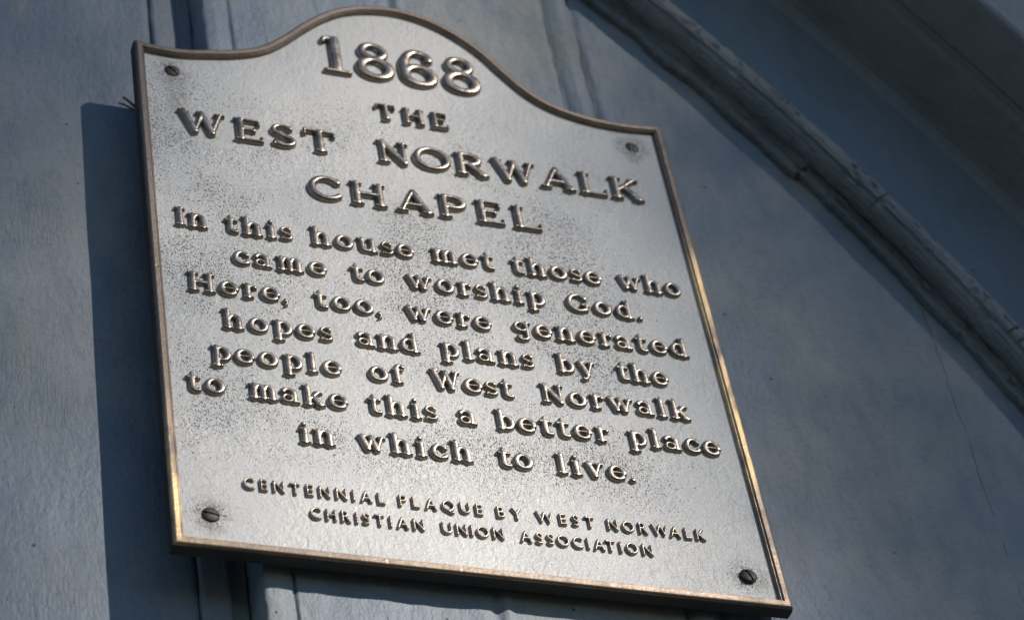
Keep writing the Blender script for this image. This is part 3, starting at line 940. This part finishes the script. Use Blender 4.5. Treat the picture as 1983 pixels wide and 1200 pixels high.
TEXT = [
    ('date', -1.5, 'date_lettering', [('1868', 139.0, 260.3)]),
    ('the', 42.6, 'raised_lettering', [('THE', 173.5, 228.1)]),
    ('title', 89.0, 'raised_lettering', [('WEST', 26.8, 140.0), ('NORWALK', 169.3, 371.2)]),
    ('title', 137.4, 'raised_lettering', [('CHAPEL', 114.7, 284.6)]),
    ('body', 184.5, 'raised_lettering', [('In', 18.4, 41.1), ('this', 51.9, 99.2), ('house', 111.1, 184.8), ('met', 196.2, 242.3), ('those', 253.9, 321.6), ('who', 332.7, 381.2)]),
    ('body', 214.4, 'raised_lettering', [('came', 55.3, 120.2), ('to', 135.7, 160.3), ('worship', 174.5, 274.8), ('God.', 289.9, 346.0)]),
    ('body', 245.2, 'raised_lettering', [('Here,', 23.0, 90.4), ('too,', 107.3, 154.4), ('were', 170.1, 231.7), ('generated', 246.2, 374.6)]),
    ('body', 275.7, 'raised_lettering', [('hopes', 43.7, 117.7), ('and', 133.4, 177.2), ('plans', 190.7, 256.8), ('by', 272.0, 300.8), ('the', 315.3, 353.8)]),
    ('body', 305.9, 'raised_lettering', [('people', 34.0, 120.8), ('of', 138.1, 163.6), ('West', 179.9, 237.7), ('Norwalk', 256.3, 363.4)]),
    ('body', 335.4, 'raised_lettering', [('to', 16.1, 41.8), ('make', 56.2, 121.9), ('this', 134.0, 181.5), ('a', 195.0, 208.7), ('better', 220.3, 299.9), ('place', 312.5, 379.5)]),
    ('body', 368.4, 'raised_lettering', [('in', 85.9, 109.7), ('which', 124.0, 200.7), ('to', 216.7, 241.5), ('live.', 256.9, 311.5)]),
    ('small', 411.8, 'raised_lettering', [('CENTENNIAL', 46.8, 136.8), ('PLAQUE', 145.7, 200.5), ('BY', 209.7, 226.5), ('WEST', 236.0, 275.3), ('NORWALK', 283.9, 351.6)]),
    ('small', 430.0, 'raised_lettering', [('CHRISTIAN', 87.1, 159.9), ('UNION', 171.3, 211.7), ('ASSOCIATION', 222.5, 311.7)]),
]
ORD = {'date': 'large date numerals', 'the': 'small title capitals', 'title': 'large title capitals', 'body': 'bold text letters', 'small': 'small plain capitals'}
for st, base, nm, ws in TEXT:
    for w, a, b in ws:
        build_word(w, a, b, base, ST[st], nm, 'raised %s reading %s' % (ORD[st], w.strip('.,').lower()))

# ------------------------------------------------------------------ small things
def tube(name, pts, r0, r1, mat, label, cat):
    verts, faces = [], []
    m = 8
    for i, p in enumerate(pts):
        p = Vector(p)
        tdir = (Vector(pts[min(i + 1, len(pts) - 1)]) - Vector(pts[max(i - 1, 0)])).normalized()
        u = tdir.orthogonal().normalized(); v = tdir.cross(u)
        r = r0 + (r1 - r0) * i / (len(pts) - 1)
        for k in range(m):
            a = 2 * math.pi * k / m
            verts.append(p + u * (r * math.cos(a)) + v * (r * math.sin(a)))
    for i in range(len(pts) - 1):
        for k in range(m):
            faces.append((i * m + k, i * m + (k + 1) % m, (i + 1) * m + (k + 1) % m, (i + 1) * m + k))
    faces += [tuple(range(m - 1, -1, -1)), tuple((len(pts) - 1) * m + k for k in range(m))]
    o = new_mesh(name, verts, faces, mat, None, smooth=True)
    o['label'] = label
    o['category'] = cat
    return o
tube('wire_stub', [(0.0005, 0.0400, -0.0165), (0.0040, 0.0410, -0.0180), (0.0080, 0.0420, -0.0210), (0.016, 0.0432, -0.0250)], 0.0008, 0.0013, M_WIRE,
     'short dark wire end poking out from behind the plaque on the grey board', 'wire')

# ------------------------------------------------------------------ the ground below and an unseen tree with leaves placed to shade the front
g = new_mesh('ground', [(-60, -80, -4.2), (60, -80, -4.2), (60, 40, -4.2), (-60, 40, -4.2)], [(0, 1, 2, 3)], M_GROUND)
g['kind'] = 'structure'

U = -SUN_DIR
side = Vector((U.y, -U.x, 0)).normalized()
def light_through(x, zd):
    """share of sun wanted at a wall point (x metres, zd metres below the plaque's top corner)"""
    sx = 0.32 if x < 0.19 else 0.155
    sz = 0.36 if zd < 0.43 else 0.5
    t = math.exp(-((x - 0.19) / sx) ** 2 - ((zd - 0.43) / sz) ** 2)
    t += 0.50 * math.exp(-((x - 0.20) / 0.15) ** 2 - ((zd + 0.08) / 0.26) ** 2)
    t *= 1 - 0.75 * max(0.0, min(1.0, (0.015 - x) / 0.09)) * max(0.0, min(1.0, (0.36 - zd) / 0.2))
    t *= 1 - 0.8 * max(0.0, min(1.0, (x - 0.37) / 0.1))
    t *= 1 - 0.40 * max(0.0, min(1.0, (0.0 - x) / 0.06))
    return min(1.0, 0.05 + t)
TREE_D = 22.0
leaf_v, leaf_f = [], []
n_leaf = 0
A_LEAF = 0.0011
area = 2.6 * 2.6
want = int(area * 3.0 / A_LEAF)
rt = random.Random(5)
for _ in range(want):
    x = rt.uniform(-1.0, 1.6); zd = rt.uniform(-1.3, 1.3)
    ex = ((x - 0.3) / 1.3) ** 2 + (zd / 1.3) ** 2
    if ex > 1:
        continue
    tau = -math.log(light_through(x, zd))
    if rt.random() > tau / 3.0:
        continue
    c = Vector((x, 0.02, -zd)) + U * (TREE_D + rt.uniform(-0.9, 0.9))
    nrm = (U + Vector((rt.gauss(0, .5), rt.gauss(0, .5), rt.gauss(0, .5)))).normalized()
    u = nrm.orthogonal().normalized()
    v = nrm.cross(u)
    ang = rt.uniform(0, 6.28)
    u, v = u * math.cos(ang) + v * math.sin(ang), v * math.cos(ang) - u * math.sin(ang)
    L, W = rt.uniform(.045, .062), rt.uniform(.026, .036)
    k = len(leaf_v)
    leaf_v += [c - u * L / 2, c + v * W / 2 - nrm * .004, c + u * L / 2, c - v * W / 2 - nrm * .004]
    leaf_f.append((k, k + 1, k + 2, k + 3))
ctr = Vector((0.3, 0.02, 0.0)) + U * TREE_D
tree = thing('tree', 'unseen leafy tree well in front of the chapel, leaves placed to shade its painted wall', 'tree', (ctr.x + 0.9, ctr.y - 0.3, -4.2))
new_mesh('crown', leaf_v, leaf_f, M_LEAF, tree)
def limb(pts, r0, r1, vs, fs):
    m = 10
    b0 = len(vs)
    for i, p in enumerate(pts):
        p = Vector(p)
        td = (Vector(pts[min(i + 1, len(pts) - 1)]) - Vector(pts[max(i - 1, 0)])).normalized()
        u = td.orthogonal().normalized(); v = td.cross(u)
        r = r0 + (r1 - r0) * i / (len(pts) - 1)
        for k in range(m):
            a = 2 * math.pi * k / m
            vs.append(p + u * (r * math.cos(a)) + v * (r * math.sin(a)))
    for i in range(len(pts) - 1):
        for k in range(m):
            fs.append((b0 + i * m + k, b0 + i * m + (k + 1) % m, b0 + (i + 1) * m + (k + 1) % m, b0 + (i + 1) * m + k))
tv, tf = [], []
tb = Vector(tree.location)
fork = tb + Vector((-0.15, 0.05, ctr.z + 4.2 - 1.6))
limb([tb, tb + Vector((0.05, 0, 1.5)), tb + Vector((-0.05, .02, 3.0)), fork], 0.2, 0.11, tv, tf)
for dx, dz in ((0.5, 1.7), (0.1, 2.4), (-0.2, 0.9), (0.8, 0.9)):
    limb([fork, fork + side * (-dx * 0.5) + Vector((0, 0, dz * 0.6)), fork + side * (-dx) + Vector((0, 0, dz))], 0.07, 0.015, tv, tf)
new_mesh('trunk', tv, tf, M_BARK, tree, smooth=True)
